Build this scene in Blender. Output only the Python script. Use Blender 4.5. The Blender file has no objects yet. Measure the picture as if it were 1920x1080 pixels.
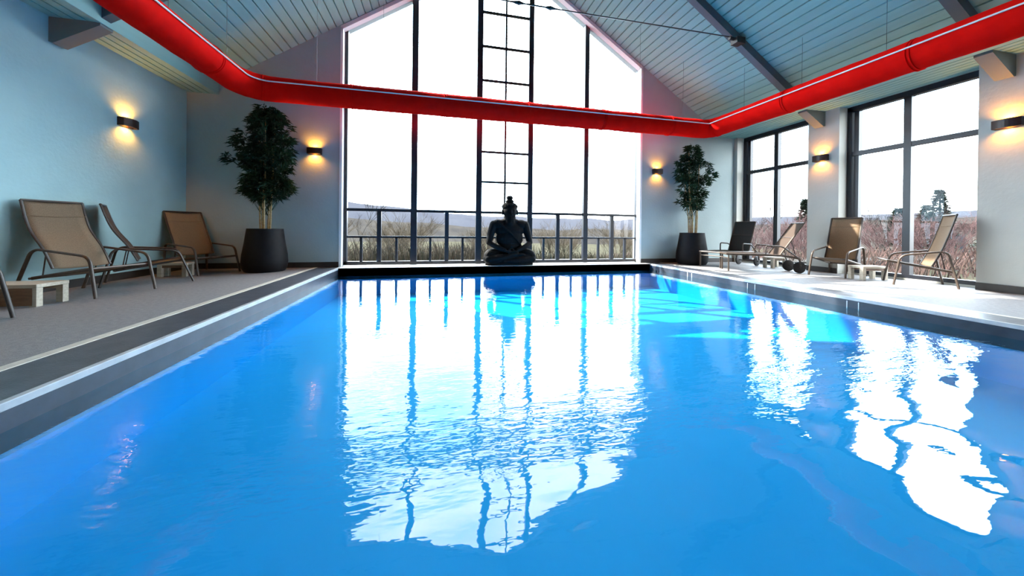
import bpy, bmesh, math, random
from math import sin, cos, pi, radians, sqrt, atan2
from mathutils import Vector, Matrix, noise

scene = bpy.context.scene
col = scene.collection

# ------------------------------------------------------------------ camera
CAMZ = 0.74
F_PX, CX, CY = 620.0, 960.0, 431.15
YAW, PITCH, ROLL = 0.223, -0.00294, 0.0111
r0 = Vector((cos(YAW), -sin(YAW), 0)); f0 = Vector((sin(YAW), cos(YAW), 0)); z0 = Vector((0, 0, 1))
fwd = f0 * cos(PITCH) + z0 * sin(PITCH); up = z0 * cos(PITCH) - f0 * sin(PITCH)
right2 = r0 * cos(ROLL) + up * sin(ROLL); up2 = up * cos(ROLL) - r0 * sin(ROLL)
cam_d = bpy.data.cameras.new('camera'); cam = bpy.data.objects.new('camera', cam_d); col.objects.link(cam)
m = Matrix.Identity(4)
for i in range(3):
    m[i][0] = right2[i]; m[i][1] = up2[i]; m[i][2] = -fwd[i]
m[2][3] = CAMZ
cam.matrix_world = m
cam_d.sensor_width = 36.0; cam_d.lens = 36.0 * F_PX / 1920.0
cam_d.shift_x = (960.0 - CX) / 1920.0
cam_d.shift_y = -(540.0 - CY) / 1920.0
cam_d.clip_start = 0.05; cam_d.clip_end = 2000
scene.camera = cam

# ------------------------------------------------------------------ view + world + sun
vs = scene.view_settings
vs.view_transform = 'Standard'; vs.look = 'None'; vs.exposure = 0.0; vs.gamma = 1.0; vs.use_curve_mapping = False
SKY = 17.0
w = bpy.data.worlds.new('World'); scene.world = w; w.use_nodes = True
nt = w.node_tree; nt.nodes.clear()
o_ = nt.nodes.new('ShaderNodeOutputWorld'); b_ = nt.nodes.new('ShaderNodeBackground')
tc = nt.nodes.new('ShaderNodeTexCoord'); nz = nt.nodes.new('ShaderNodeTexNoise'); mp = nt.nodes.new('ShaderNodeMapping')
mp.inputs['Scale'].default_value = (1.0, 1.0, 2.6)
nz.inputs['Scale'].default_value = 2.6; nz.inputs['Detail'].default_value = 4
rp = nt.nodes.new('ShaderNodeValToRGB')
rp.color_ramp.elements[0].position = 0.40; rp.color_ramp.elements[0].color = (0.42, 0.66, 0.86, 1)
rp.color_ramp.elements[1].position = 0.56; rp.color_ramp.elements[1].color = (1.0, 1.0, 1.0, 1)
nt.links.new(tc.outputs['Generated'], mp.inputs['Vector']); nt.links.new(mp.outputs[0], nz.inputs['Vector'])
nt.links.new(nz.outputs['Fac'], rp.inputs[0]); nt.links.new(rp.outputs[0], b_.inputs[0]); nt.links.new(b_.outputs[0], o_.inputs[0])
b_.inputs[1].default_value = SKY

sd = bpy.data.lights.new('sun', 'SUN'); sun = bpy.data.objects.new('sun', sd); col.objects.link(sun)
SD = Vector((-1.14, 1.0, 1.43)).normalized()      # low sun from ahead and to the left, through the gable window
sun.rotation_euler = SD.to_track_quat('Z', 'Y').to_euler()
sd.energy = 24.0; sd.color = (1.0, 0.93, 0.82); sd.angle = radians(0.7)

# ------------------------------------------------------------------ materials
def mat(name, c, rough=0.6, metal=0.0, nscale=0, namt=0.0, c2=None, bump=0.0, bscale=60, spec=0.5, stretch=None, detail=4, sheen=0):
    mm = bpy.data.materials.new(name); mm.use_nodes = True
    t = mm.node_tree; bs = t.nodes['Principled BSDF']
    bs.inputs['Base Color'].default_value = (*c, 1); bs.inputs['Roughness'].default_value = rough
    bs.inputs['Metallic'].default_value = metal; bs.inputs['Specular IOR Level'].default_value = spec
    if nscale or bump:
        tcn = t.nodes.new('ShaderNodeTexCoord'); mpn = t.nodes.new('ShaderNodeMapping')
        if stretch: mpn.inputs['Scale'].default_value = stretch
        t.links.new(tcn.outputs['Object'], mpn.inputs['Vector'])
    if nscale:
        n = t.nodes.new('ShaderNodeTexNoise'); n.inputs['Scale'].default_value = nscale; n.inputs['Detail'].default_value = detail
        t.links.new(mpn.outputs[0], n.inputs['Vector'])
        r = t.nodes.new('ShaderNodeValToRGB')
        cc = c2 if c2 else tuple(x * (1 - namt) for x in c)
        r.color_ramp.elements[0].position = 0.35; r.color_ramp.elements[0].color = (*cc, 1)
        r.color_ramp.elements[1].position = 0.65; r.color_ramp.elements[1].color = (*c, 1)
        t.links.new(n.outputs['Fac'], r.inputs[0]); t.links.new(r.outputs[0], bs.inputs['Base Color'])
    if bump:
        n2 = t.nodes.new('ShaderNodeTexNoise'); n2.inputs['Scale'].default_value = bscale; n2.inputs['Detail'].default_value = 3
        t.links.new(mpn.outputs[0], n2.inputs['Vector'])
        bp = t.nodes.new('ShaderNodeBump'); bp.inputs['Strength'].default_value = bump; bp.inputs['Distance'].default_value = 0.01
        t.links.new(n2.outputs['Fac'], bp.inputs['Height']); t.links.new(bp.outputs[0], bs.inputs['Normal'])
    return mm

M = {}
M['wall_pool_glow'] = mat('plaster_pool_glow', (0.42, 0.64, 0.67), 0.85, nscale=3, namt=0.05, bump=0.25, bscale=25)  # pool's teal light on the left wall, put into its colour
M['wall_warm'] = mat('warm_white_plaster', (0.52, 0.52, 0.48), 0.85, nscale=3, namt=0.05, bump=0.25, bscale=25)
M['wall'] = mat('plaster_pool_tint', (0.36, 0.43, 0.43), 0.85, nscale=3, namt=0.05, bump=0.25, bscale=25)  # greenish tone carries the pool's teal light as colour
M['white'] = mat('white_paint', (0.80, 0.79, 0.78), 0.5, nscale=8, namt=0.03)
M['board'] = mat('limed_board_pool_tint', (0.23, 0.43, 0.415), 0.6, nscale=2.0, c2=(0.21, 0.40, 0.385), stretch=(6, 0.5, 6))  # teal cast of the pool light mixed into the whitewashed board colour
M['beam'] = mat('grey_beam_paint', (0.10, 0.12, 0.135), 0.6, nscale=4, namt=0.1)
M['corbel'] = mat('corbel_paint', (0.1650, 0.1815, 0.1760), 0.7, nscale=4, namt=0.06)
M['frame'] = mat('anthracite_aluminium', (0.012, 0.014, 0.022), 0.35, nscale=20, namt=0.2)
M['floor'] = mat('textured_floor', (0.235, 0.23, 0.235), 0.6, nscale=30, c2=(0.175, 0.175, 0.185), bump=0.3, bscale=120)
M['strip'] = mat('cream_stone', (0.62, 0.58, 0.50), 0.5, nscale=14, namt=0.2)
M['tile'] = mat('slate_coping', (0.075, 0.085, 0.105), 0.35, nscale=9, c2=(0.045, 0.052, 0.07), bump=0.2, bscale=80)
M['edge'] = mat('pale_edge', (0.50, 0.53, 0.55), 0.35, nscale=10, namt=0.2)
M['sill'] = mat('sill_sky_sheen', (0.80, 0.78, 0.75), 0.4, nscale=10, namt=0.06)  # white stands for the deck mirroring the sky, set as colour
M['liner'] = mat('pool_liner', (0.012, 0.36, 0.72), 0.7, nscale=0.8, c2=(0.010, 0.33, 0.68))
M['base'] = mat('dark_baseboard', (0.035, 0.028, 0.025), 0.5, nscale=12, namt=0.2)
M['metal'] = mat('bronze_tube', (0.085, 0.06, 0.045), 0.4, metal=0.2, nscale=30, namt=0.2)
M['dmetal'] = mat('dark_tube', (0.05, 0.035, 0.028), 0.4, nscale=30, namt=0.2)
M['pot'] = mat('dark_planter', (0.0070, 0.0063, 0.0077), 0.6, nscale=14, namt=0.3, spec=0.2)
M['soil'] = mat('soil', (0.03, 0.02, 0.014), 0.95, nscale=40, namt=0.4, bump=0.6)
M['cane'] = mat('cane', (0.42, 0.30, 0.13), 0.5, nscale=12, c2=(0.28, 0.18, 0.07), stretch=(1, 1, 4))
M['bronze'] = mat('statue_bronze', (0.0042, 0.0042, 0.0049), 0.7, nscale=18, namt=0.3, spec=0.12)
M['wood_w'] = mat('whitewashed_wood', (0.56, 0.50, 0.40), 0.55, nscale=6, c2=(0.44, 0.38, 0.29), stretch=(1, 8, 8))
M['wood_b'] = mat('brown_panel', (0.20, 0.115, 0.065), 0.55, nscale=7, c2=(0.14, 0.08, 0.045), stretch=(1, 6, 6))
M['rubber'] = mat('black_rubber', (0.015, 0.012, 0.012), 0.6, nscale=30, namt=0.2)
M['sconce'] = mat('sconce_metal', (0.035, 0.014, 0.010), 0.4, nscale=20, namt=0.2)
M['rail'] = mat('white_rail', (0.85, 0.80, 0.78), 0.35, nscale=10, namt=0.03)
M['wire'] = mat('steel_wire', (0.06, 0.06, 0.065), 0.35, metal=0.6, nscale=20, namt=0.2)

def duct_material():
    mm = mat('red_duct_fabric', (0.84, 0.005, 0.003), 0.9, nscale=5, c2=(0.74, 0.004, 0.003), bump=0.5, bscale=7, spec=0.04)
    return mm
M['duct'] = duct_material()

def sling_material(name, c, c2, trans):
    mm = bpy.data.materials.new(name); mm.use_nodes = True; t = mm.node_tree; t.nodes.clear()
    out = t.nodes.new('ShaderNodeOutputMaterial'); mx = t.nodes.new('ShaderNodeMixShader')
    d = t.nodes.new('ShaderNodeBsdfPrincipled'); tl = t.nodes.new('ShaderNodeBsdfTranslucent')
    tcn = t.nodes.new('ShaderNodeTexCoord'); n = t.nodes.new('ShaderNodeTexNoise'); n.inputs['Scale'].default_value = 160
    r = t.nodes.new('ShaderNodeValToRGB'); r.color_ramp.elements[0].color = (*c2, 1); r.color_ramp.elements[1].color = (*c, 1)
    r.color_ramp.elements[0].position = 0.4; r.color_ramp.elements[1].position = 0.6
    t.links.new(tcn.outputs['Object'], n.inputs['Vector']); t.links.new(n.outputs['Fac'], r.inputs[0])
    t.links.new(r.outputs[0], d.inputs['Base Color']); t.links.new(r.outputs[0], tl.inputs['Color'])
    d.inputs['Roughness'].default_value = 0.8; mx.inputs[0].default_value = trans
    t.links.new(d.outputs[0], mx.inputs[1]); t.links.new(tl.outputs[0], mx.inputs[2]); t.links.new(mx.outputs[0], out.inputs[0])
    return mm
M['sling'] = sling_material('woven_sling', (0.30, 0.205, 0.125), (0.235, 0.16, 0.098), 0.25)
M['sling_b'] = sling_material('brown_sling', (0.085, 0.055, 0.040), (0.06, 0.04, 0.03), 0.15)
M['sling_d'] = sling_material('charcoal_sling', (0.050, 0.050, 0.048), (0.035, 0.035, 0.034), 0.12)

def leaf_material(name, c, c2, trans=0.2):
    mm = sling_material(name, c, c2, trans)
    for n in mm.node_tree.nodes:
        if n.type == 'TEX_NOISE': n.inputs['Scale'].default_value = 6
        if n.type == 'BSDF_PRINCIPLED': n.inputs['Roughness'].default_value = 0.55; n.inputs['Specular IOR Level'].default_value = 0.15
    return mm
M['leaf'] = leaf_material('leaf', (0.018, 0.048, 0.022), (0.009, 0.028, 0.014))
M['pine'] = leaf_material('pine_needles', (0.0118, 0.0189, 0.0126), (0.0076, 0.0134, 0.0092), 0.05)
M['twig_tan'] = mat('twig_tan', (0.0650, 0.0504, 0.0351), 0.9, nscale=1.5, c2=(0.0421, 0.0343, 0.0260), spec=0.0)
M['twig_pink'] = mat('twig_pink', (0.0865, 0.0510, 0.0493), 0.9, nscale=1.2, c2=(0.0577, 0.0370, 0.0370), spec=0.0)
M['bark'] = mat('bark', (0.0235, 0.0211, 0.0197), 0.9, nscale=6, namt=0.3, spec=0.0)
M['far_hill'] = mat('distant_wooded_hill', (0.0332, 0.0344, 0.0412), 1.0, nscale=0.03, c2=(0.0272, 0.0282, 0.0352), detail=10, spec=0.0)  # paler bluish tone is distance haze, mixed into the colour
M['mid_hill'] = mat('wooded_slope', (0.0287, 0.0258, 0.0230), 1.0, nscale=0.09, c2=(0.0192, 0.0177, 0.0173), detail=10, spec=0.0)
M['ground'] = mat('winter_ground', (0.0437, 0.0395, 0.0281), 1.0, nscale=0.7, c2=(0.0252, 0.0252, 0.0185), detail=10, spec=0.0)
M['terrace'] = mat('terrace_paving', (0.0555, 0.0528, 0.0504), 0.8, nscale=3, namt=0.2, spec=0.0)
M['field'] = mat('meadow', (0.0442, 0.0558, 0.0206), 1.0, nscale=0.2, namt=0.2, spec=0.0)
M['stone'] = mat('outbuilding_render', (0.0850, 0.0780, 0.0700), 0.9, nscale=3, namt=0.15, spec=0.0)

def emit(name, c, s):
    mm = bpy.data.materials.new(name); mm.use_nodes = True; t = mm.node_tree
    bs = t.nodes['Principled BSDF']; bs.inputs['Base Color'].default_value = (*c, 1)
    bs.inputs['Emission Color'].default_value = (*c, 1); bs.inputs['Emission Strength'].default_value = s
    return mm
M['lamp'] = emit('warm_lamp_lens', (1.0, 0.62, 0.22), 14.0)
M['plamp'] = emit('pool_lamp_lens', (0.35, 0.8, 1.0), 6.0)

def schlick(t, f0_, normal):
    lw = t.nodes.new('ShaderNodeLayerWeight'); lw.inputs['Blend'].default_value = 0.5
    if normal: t.links.new(normal, lw.inputs['Normal'])
    p = t.nodes.new('ShaderNodeMath'); p.operation = 'POWER'; p.inputs[1].default_value = 5.0
    t.links.new(lw.outputs['Facing'], p.inputs[0])
    a = t.nodes.new('ShaderNodeMath'); a.operation = 'MULTIPLY_ADD'; a.inputs[1].default_value = 1 - f0_; a.inputs[2].default_value = f0_
    t.links.new(p.outputs[0], a.inputs[0]); return a.outputs[0]

def glass_material():
    mm = bpy.data.materials.new('clear_glass'); mm.use_nodes = True; t = mm.node_tree; t.nodes.clear()
    out = t.nodes.new('ShaderNodeOutputMaterial'); mx = t.nodes.new('ShaderNodeMixShader')
    tr = t.nodes.new('ShaderNodeBsdfTransparent'); gl = t.nodes.new('ShaderNodeBsdfGlossy')
    fr = schlick(t, 0.018, None)
    tr.inputs['Color'].default_value = (0.95, 0.97, 0.97, 1); gl.inputs['Roughness'].default_value = 0.01
    t.links.new(fr, mx.inputs[0]); t.links.new(tr.outputs[0], mx.inputs[1]); t.links.new(gl.outputs[0], mx.inputs[2])
    t.links.new(mx.outputs[0], out.inputs[0])
    return mm
M['glass'] = glass_material()

def water_material():
    mm = bpy.data.materials.new('pool_water'); mm.use_nodes = True; t = mm.node_tree; t.nodes.clear()
    N = t.nodes.new; L = t.links.new
    out = N('ShaderNodeOutputMaterial'); mx = N('ShaderNodeMixShader')
    tr = N('ShaderNodeBsdfTransparent'); gl = N('ShaderNodeBsdfGlossy')
    tr.inputs['Color'].default_value = (0.42, 0.88, 0.97, 1); gl.inputs['Roughness'].default_value = 0.0
    tcn = N('ShaderNodeTexCoord')
    def nse(scale, sx, sy, detail=2, rough=0.5, loc=(0, 0, 0), rot=0):
        mpn = N('ShaderNodeMapping'); mpn.inputs['Scale'].default_value = (sx, sy, 1)
        mpn.inputs['Location'].default_value = loc; mpn.inputs['Rotation'].default_value = (0, 0, rot)
        L(tcn.outputs['Object'], mpn.inputs['Vector'])
        n = N('ShaderNodeTexNoise'); n.inputs['Scale'].default_value = scale; n.inputs['Detail'].default_value = detail
        n.inputs['Roughness'].default_value = rough
        L(mpn.outputs[0], n.inputs['Vector']); return n.outputs['Fac']
    def mth(op, a, b):
        n = N('ShaderNodeMath'); n.operation = op
        for i, v in enumerate((a, b)):
            if isinstance(v, (int, float)): n.inputs[i].default_value = v
            else: L(v, n.inputs[i])
        return n.outputs[0]
    sep = N('ShaderNodeSeparateXYZ'); L(tcn.outputs['Object'], sep.inputs[0])
    # a patch of choppier water across the pool, calm water nearer the steps
    def ramp(v, stops):
        r = N('ShaderNodeValToRGB'); el = r.color_ramp.elements
        el[0].position, el[0].color = stops[0][0], (stops[0][1],) * 3 + (1,)
        el[1].position, el[1].color = stops[-1][0], (stops[-1][1],) * 3 + (1,)
        for p, c in stops[1:-1]:
            e = el.new(p); e.color = (c, c, c, 1)
        L(v, r.inputs[0]); return r.outputs[0]
    skew = mth('ADD', sep.outputs[1], mth('MULTIPLY', sep.outputs[0], -0.10))
    yy = mth('DIVIDE', skew, 7.0)
    fine_m = ramp(yy, [(0.0, 0.02), (0.12, 0.03), (0.15, 0.08), (0.165, 0.36), (0.20, 0.42), (0.225, 0.20), (0.34, 0.12), (0.6, 0.13), (1.0, 0.12)])
    slow_m = ramp(yy, [(0.0, 1.3), (0.15, 1.0), (0.25, 0.22), (1.0, 0.14)])
    fine = mth('MULTIPLY', nse(9.0, 0.55, 1.6, 3, 0.55, rot=0.15), fine_m)
    fine2 = mth('MULTIPLY', nse(22.0, 0.6, 1.3, 2, 0.5, (3, 1, 0), 0.1), mth('MULTIPLY', fine_m, 0.35))
    slow = mth('MULTIPLY', nse(3.0, 0.75, 1.2, 1, 0.4, (7, 2, 0), 0.2), mth('MULTIPLY', slow_m, 1.3))
    h = mth('ADD', mth('ADD', fine, fine2), slow)
    bp = N('ShaderNodeBump'); bp.inputs['Strength'].default_value = 1.0; bp.inputs['Distance'].default_value = WAVE
    L(h, bp.inputs['Height']); L(bp.outputs[0], gl.inputs['Normal']); fr = schlick(t, 0.045, bp.outputs[0])
    L(fr, mx.inputs[0]); L(tr.outputs[0], mx.inputs[1]); L(gl.outputs[0], mx.inputs[2]); L(mx.outputs[0], out.inputs[0])
    return mm
WAVE = 0.012
M['water'] = water_material()

# ------------------------------------------------------------------ mesh helpers
class MB:
    def __init__(s): s.v = []; s.f = []
    def add(s, vs_, fs):
        n = len(s.v); s.v += [tuple(p) for p in vs_]; s.f += [tuple(i + n for i in f) for f in fs]; return s
    def box(s, x0, x1, y0, y1, z0_, z1):
        return s.add([(x0, y0, z0_), (x1, y0, z0_), (x1, y1, z0_), (x0, y1, z0_), (x0, y0, z1), (x1, y0, z1), (x1, y1, z1), (x0, y1, z1)],
                     [(0, 3, 2, 1), (4, 5, 6, 7), (0, 1, 5, 4), (1, 2, 6, 5), (2, 3, 7, 6), (3, 0, 4, 7)])
    def prism(s, poly, a, b, axis='y'):
        # poly: list of 2D points in (x,z) for axis y, (y,z) for axis x, (x,y) for z
        def P(p, t):
            return (p[0], t, p[1]) if axis == 'y' else (t, p[0], p[1]) if axis == 'x' else (p[0], p[1], t)
        n = len(poly)
        vs_ = [P(p, a) for p in poly] + [P(p, b) for p in poly]
        fs = [tuple(range(n)), tuple(range(2 * n - 1, n - 1, -1))] + [(i, i + n, (i + 1) % n + n, (i + 1) % n) for i in range(n)]
        return s.add(vs_, fs)
    def tube(s, path, r, n=10, flat=None, caps=True, radii=None, wob=None):
        path = [Vector(p) for p in path]; k = len(path)
        T = []
        for i in range(k):
            a = path[max(i - 1, 0)]; b = path[min(i + 1, k - 1)]; T.append((b - a).normalized())
        ref = Vector((0, 0, 1)) if abs(T[0].z) < 0.9 else Vector((0, 1, 0))
        nrm = (ref - T[0] * ref.dot(T[0])).normalized()
        vs_ = []
        for i in range(k):
            nrm = (nrm - T[i] * nrm.dot(T[i])).normalized(); bi = T[i].cross(nrm)
            rr = radii[i] if radii else r
            for j in range(n):
                a = 2 * pi * j / n
                q = rr if not wob else rr * wob(i, a)
                fx, fy = (flat if flat else (1, 1))
                vs_.append(path[i] + nrm * (cos(a) * q * fx) + bi * (sin(a) * q * fy))
        fs = [(i * n + j, i * n + (j + 1) % n, (i + 1) * n + (j + 1) % n, (i + 1) * n + j) for i in range(k - 1) for j in range(n)]
        if caps: fs += [tuple(range(n - 1, -1, -1)), tuple((k - 1) * n + j for j in range(n))]
        return s.add(vs_, fs)
    def lathe(s, prof, cx=0, cy=0, n=32):
        vs_ = []
        for r, z in prof:
            for j in range(n):
                a = 2 * pi * j / n; vs_.append((cx + r * cos(a), cy + r * sin(a), z))
        k = len(prof)
        fs = [(i * n + j, i * n + (j + 1) % n, (i + 1) * n + (j + 1) % n, (i + 1) * n + j) for i in range(k - 1) for j in range(n)]
        fs += [tuple(range(n - 1, -1, -1)), tuple((k - 1) * n + j for j in range(n))]
        return s.add(vs_, fs)
    def build(s, name, material, parent=None, smooth=False, bevel=0.0):
        me = bpy.data.meshes.new(name); me.from_pydata(s.v, [], s.f); me.update()
        bm = bmesh.new(); bm.from_mesh(me); bmesh.ops.recalc_face_normals(bm, faces=bm.faces); bm.to_mesh(me); bm.free()
        if smooth:
            for p in me.polygons: p.use_smooth = True
            try: me.set_sharp_from_angle(angle=radians(40))
            except Exception: pass
        me.materials.append(material)
        o = bpy.data.objects.new(name, me); col.objects.link(o)
        if parent: o.parent = parent
        if bevel:
            b = o.modifiers.new('bevel', 'BEVEL'); b.width = bevel; b.segments = 2; b.limit_method = 'ANGLE'
        return o

def empty(name, loc=(0, 0, 0), rz=0):
    o = bpy.data.objects.new(name, None); o.location = loc; o.rotation_euler = (0, 0, rz); o.empty_display_size = 0.1
    col.objects.link(o); return o
def tag(o, label, cat, group=None, kind=None):
    o['label'] = label; o['category'] = cat
    if group: o['group'] = group
    if kind: o['kind'] = kind
    return o
def struct(o): o['kind'] = 'structure'; return o
def copy_thing(root, loc, rz, label):
    r = root.copy(); col.objects.link(r); r.location = loc; r.rotation_euler = (0, 0, rz); r['label'] = label
    for ch in [c for c in bpy.data.objects if c.parent == root]:
        c = ch.copy(); col.objects.link(c); c.parent = r
        for g in [d for d in bpy.data.objects if d.parent == ch]:
            d = g.copy(); col.objects.link(d); d.parent = c
    return r
def smooth_path(pts, sub=6, closed=False):
    P = [Vector(p) for p in pts]; out = []
    n = len(P)
    for i in range(n - 1):
        p0 = P[max(i - 1, 0)]; p1 = P[i]; p2 = P[i + 1]; p3 = P[min(i + 2, n - 1)]
        for k in range(sub):
            t = k / sub
            out.append(0.5 * ((2 * p1) + (p2 - p0) * t + (2 * p0 - 5 * p1 + 4 * p2 - p3) * t * t + (3 * p1 - p0 - 3 * p2 + p3) * t ** 3))
    out.append(P[-1]); return out
def round_path(pts, rad, seg=6):
    P = [Vector(p) for p in pts]; out = [P[0]]
    for i in range(1, len(P) - 1):
        a = P[i - 1] - P[i]; b = P[i + 1] - P[i]
        r = min(rad, a.length * 0.49, b.length * 0.49)
        p1 = P[i] + a.normalized() * r; p2 = P[i] + b.normalized() * r
        for k in range(seg + 1):
            t = k / seg; out.append(p1 * (1 - t) ** 2 + P[i] * 2 * t * (1 - t) + p2 * t * t)
    out.append(P[-1]); return out

# ------------------------------------------------------------------ room constants
XL, XR, YF, YN = -4.15, 7.06, 6.683, -5.2
CEN = 1.37
ZE = 3.0
FL, FR = -3.70, 6.50           # fascia planes
def roof(x): return 4.49 + 0.66 * (3.12 - abs(x - CEN))
PL, PR, PF, PN = -1.72, 4.606, 6.46, -3.2
ZW = -0.115
YW, KW = 6.843, 6.843 / 6.683    # gable window plane
def wx(x): return x * KW
def wz(z): return CAMZ + (z - CAMZ) * KW

# floor slabs
f = MB()
f.box(XL, -2.19, YN, YF, -0.15, 0); f.box(5.06, XR + 0.3, YN, YF, -0.15, 0)
f.box(-2.19, 5.06, YN, PN - 0.46, -0.15, 0)
struct(f.build('floor', M['floor']))
t_ = MB().box(-2.19, -2.12, PN - 0.46, YF, -0.15, 0.002).box(5.0, 5.06, PN - 0.46, YF, -0.15, 0.002).box(-2.12, 5.0, PN - 0.46, PN - 0.40, -0.15, 0.002)
struct(t_.build('trim_1', M['strip'], bevel=0.004))
c_ = MB().box(-2.12, PL - 0.035, PN - 0.4, YF, -0.15, 0.0).box(PR + 0.035, 5.0, PN - 0.4, YF, -0.15, 0.0)
c_.box(PL - 0.035, PR + 0.035, PN - 0.4, PN - 0.035, -0.15, 0.0)
struct(c_.build('trim_2', M['tile'], bevel=0.004))
e_ = MB().box(PL - 0.035, PL, PN, YF, -0.03, 0.006).box(PR, PR + 0.035, PN, YF, -0.03, 0.006).box(PL, PR, PN - 0.035, PN, -0.03, 0.006)
struct(e_.build('trim_3', M['edge'], bevel=0.003))
s_ = MB().box(PL, PR, PF, YW + 0.06, -0.15, 0.004)
struct(s_.build('trim_4', M['sill'], bevel=0.004))
# pool shell: dark band at the waterline, blue liner below
b = MB()
b.box(PL - 0.03, PL, PN, PF, -0.20, -0.03).box(PR, PR + 0.03, PN, PF, -0.20, -0.03).box(PL - 0.03, PR + 0.03, PF, PF + 0.03, -0.20, -0.001).box(PL - 0.03, PR + 0.03, PN - 0.03, PN, -0.2, -0.03)
struct(b.build('trim_5', mat('waterline_tile', (0.030, 0.040, 0.058), 0.4, nscale=9, c2=(0.018, 0.024, 0.036))))
g = MB(); D = -0.52
g.add([(PL, PN, D), (PR, PN, D), (PR, PF, D), (PL, PF, D), (PL, PN, -.2), (PR, PN, -.2), (PR, PF, -.2), (PL, PF, -.2)],
      [(0, 1, 2, 3), (0, 4, 5, 1), (1, 5, 6, 2), (2, 6, 7, 3), (3, 7, 4, 0)])
pb = struct(g.build('pool_basin', M['liner'], bevel=0.0))
so = pb.modifiers.new('shell', 'SOLIDIFY'); so.thickness = 0.05; so.offset = -1
wtr = MB().add([(PL, PN, ZW), (PR, PN, ZW), (PR, PF, ZW), (PL, PF, ZW)], [(0, 1, 2, 3)]).build('pool_water', M['water'])
tag(wtr, 'clear bright blue rippled water filling the long swimming pool', 'water', kind='stuff')

# ------------------------------------------------------------------ walls
# far gable wall with the tall opening
top = lambda x: roof(x) + 0.07
wf = MB()
OL, OR_ = -1.74, 4.487
Y2 = YW + 0.10
wf.prism([(XL - .2, 0), (OL, 0), (OL, top(OL)), (FL, top(FL)), (FL, ZE + .2), (XL - .2, ZE + .2)], YF, Y2)
wf.prism([(OR_, 0), (XR + .5, 0), (XR + .5, ZE + .2), (FR, ZE + .2), (FR, top(FR)), (OR_, top(OR_))], YF, Y2)
wf.prism([(OL, roof(OL) - .07), (CEN, roof(CEN) - .07), (CEN, top(CEN)), (OL, top(OL))], YF, Y2)
wf.prism([(CEN, roof(CEN) - .07), (OR_, roof(OR_) - .07), (OR_, top(OR_)), (CEN, top(CEN))], YF, Y2)
struct(wf.build('wall_far', M['wall']))
struct(MB().box(XL - .2, XL, YN, YF, -0.15, ZE + .25).box(XL - .2, FL - .002, YN, YF, ZE + .203, ZE + .45).build('wall_left', M['wall_pool_glow']))
struct(MB().box(XL - .2, XR + .5, YN - .2, YN, -.15, 7.0).build('wall_near', M['wall']))
# right wall: pillars between glazed bays
OPN = [(5.033, 6.60)] + [(2.948 - 2.09 * k, 4.521 - 2.09 * k) for k in range(2)]
wr = MB()
ys = [YF]
for a, b2 in OPN: ys += [b2, a]
ys.append(YN)
for i in range(0, len(ys), 2):
    wr.box(XR, XR + 0.36, ys[i + 1], ys[i], 0, ZE + .2)
for a, b2 in OPN:
    wr.box(XR + 0.18, XR + 0.36, a, b2, ZE - 0.0, ZE + .2)
    wr.box(XR + 0.18, XR + 0.36, a, b2, -.15, 0.03)
wr.box(FR + .002, XR + .5, YN, YF, ZE + .203, ZE + .45)
struct(wr.build('wall_right', M['wall_warm']))
# baseboards
bb = MB()
bb.box(XL, OL - .03, YF - .018, YF, 0, 0.095); struct(bb.build('baseboard_far', M['base']))
bb = MB().box(OR_ + .03, XR, YF - .018, YF, 0, 0.095); struct(bb.build('baseboard_right_end', M['base']))
bb = MB().box(XL, XL + .018, YN, YF - .02, 0, 0.095); struct(bb.build('baseboard_left', M['base']))
bb = MB()
for i in range(0, len(ys), 2):
    if ys[i] - ys[i + 1] > 0.2: bb.box(XR - .018, XR, ys[i + 1] + .002, ys[i] - .002, 0, 0.095)
struct(bb.build('baseboard_right', M['base']))

# ceiling boards with real grooves
def boards(x0, x1, zf, y0, y1, step=0.123, gw=0.018, gd=0.035):
    mb = MB(); n = max(1, round(abs(x1 - x0) / step)); st = (x1 - x0) / n
    pts = []; dirx = 1 if st > 0 else -1
    for k in range(n):
        a = x0 + st * k; c2_ = a + st
        pts += [(a + dirx * gw / 2, zf(a + dirx * gw / 2)), (c2_ - dirx * gw / 2, zf(c2_ - dirx * gw / 2)),
                (c2_ - dirx * gw / 2, zf(c2_) + gd), (c2_ + dirx * gw / 2, zf(c2_) + gd)]
    pts = pts[:-2]
    vs_ = []; 
    for x, z in pts: vs_ += [(x, y0, z), (x, y1, z)]
    fs = [(2 * i, 2 * i + 1, 2 * i + 3, 2 * i + 2) for i in range(len(pts) - 1)]
    # roof body above, so no light leaks through
    k0 = len(vs_)
    vs_ += [(x0, y0, zf(x0) + .05), (x1, y0, zf(x1) + .05), (x1, y1, zf(x1) + .05), (x0, y1, zf(x0) + .05)]
    vs_ += [(x0, y0, zf(x0) + .20), (x1, y0, zf(x1) + .20), (x1, y1, zf(x1) + .20), (x0, y1, zf(x0) + .20)]
    fs += [(k0, k0 + 1, k0 + 2, k0 + 3), (k0 + 4, k0 + 5, k0 + 6, k0 + 7), (k0, k0 + 1, k0 + 5, k0 + 4), (k0 + 2, k0 + 3, k0 + 7, k0 + 6), (k0 + 1, k0 + 2, k0 + 6, k0 + 5), (k0, k0 + 3, k0 + 7, k0 + 4)]
    mb.add(vs_, fs); return mb
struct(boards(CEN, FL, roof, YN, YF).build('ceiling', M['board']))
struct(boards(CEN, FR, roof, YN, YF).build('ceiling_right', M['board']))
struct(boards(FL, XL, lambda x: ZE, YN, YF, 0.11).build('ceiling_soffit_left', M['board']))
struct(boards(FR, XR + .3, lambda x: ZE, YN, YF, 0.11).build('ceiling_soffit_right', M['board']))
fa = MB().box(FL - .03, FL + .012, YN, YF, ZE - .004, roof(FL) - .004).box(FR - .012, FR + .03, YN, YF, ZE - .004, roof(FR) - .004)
struct(fa.build('trim_6', M['board']))

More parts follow.
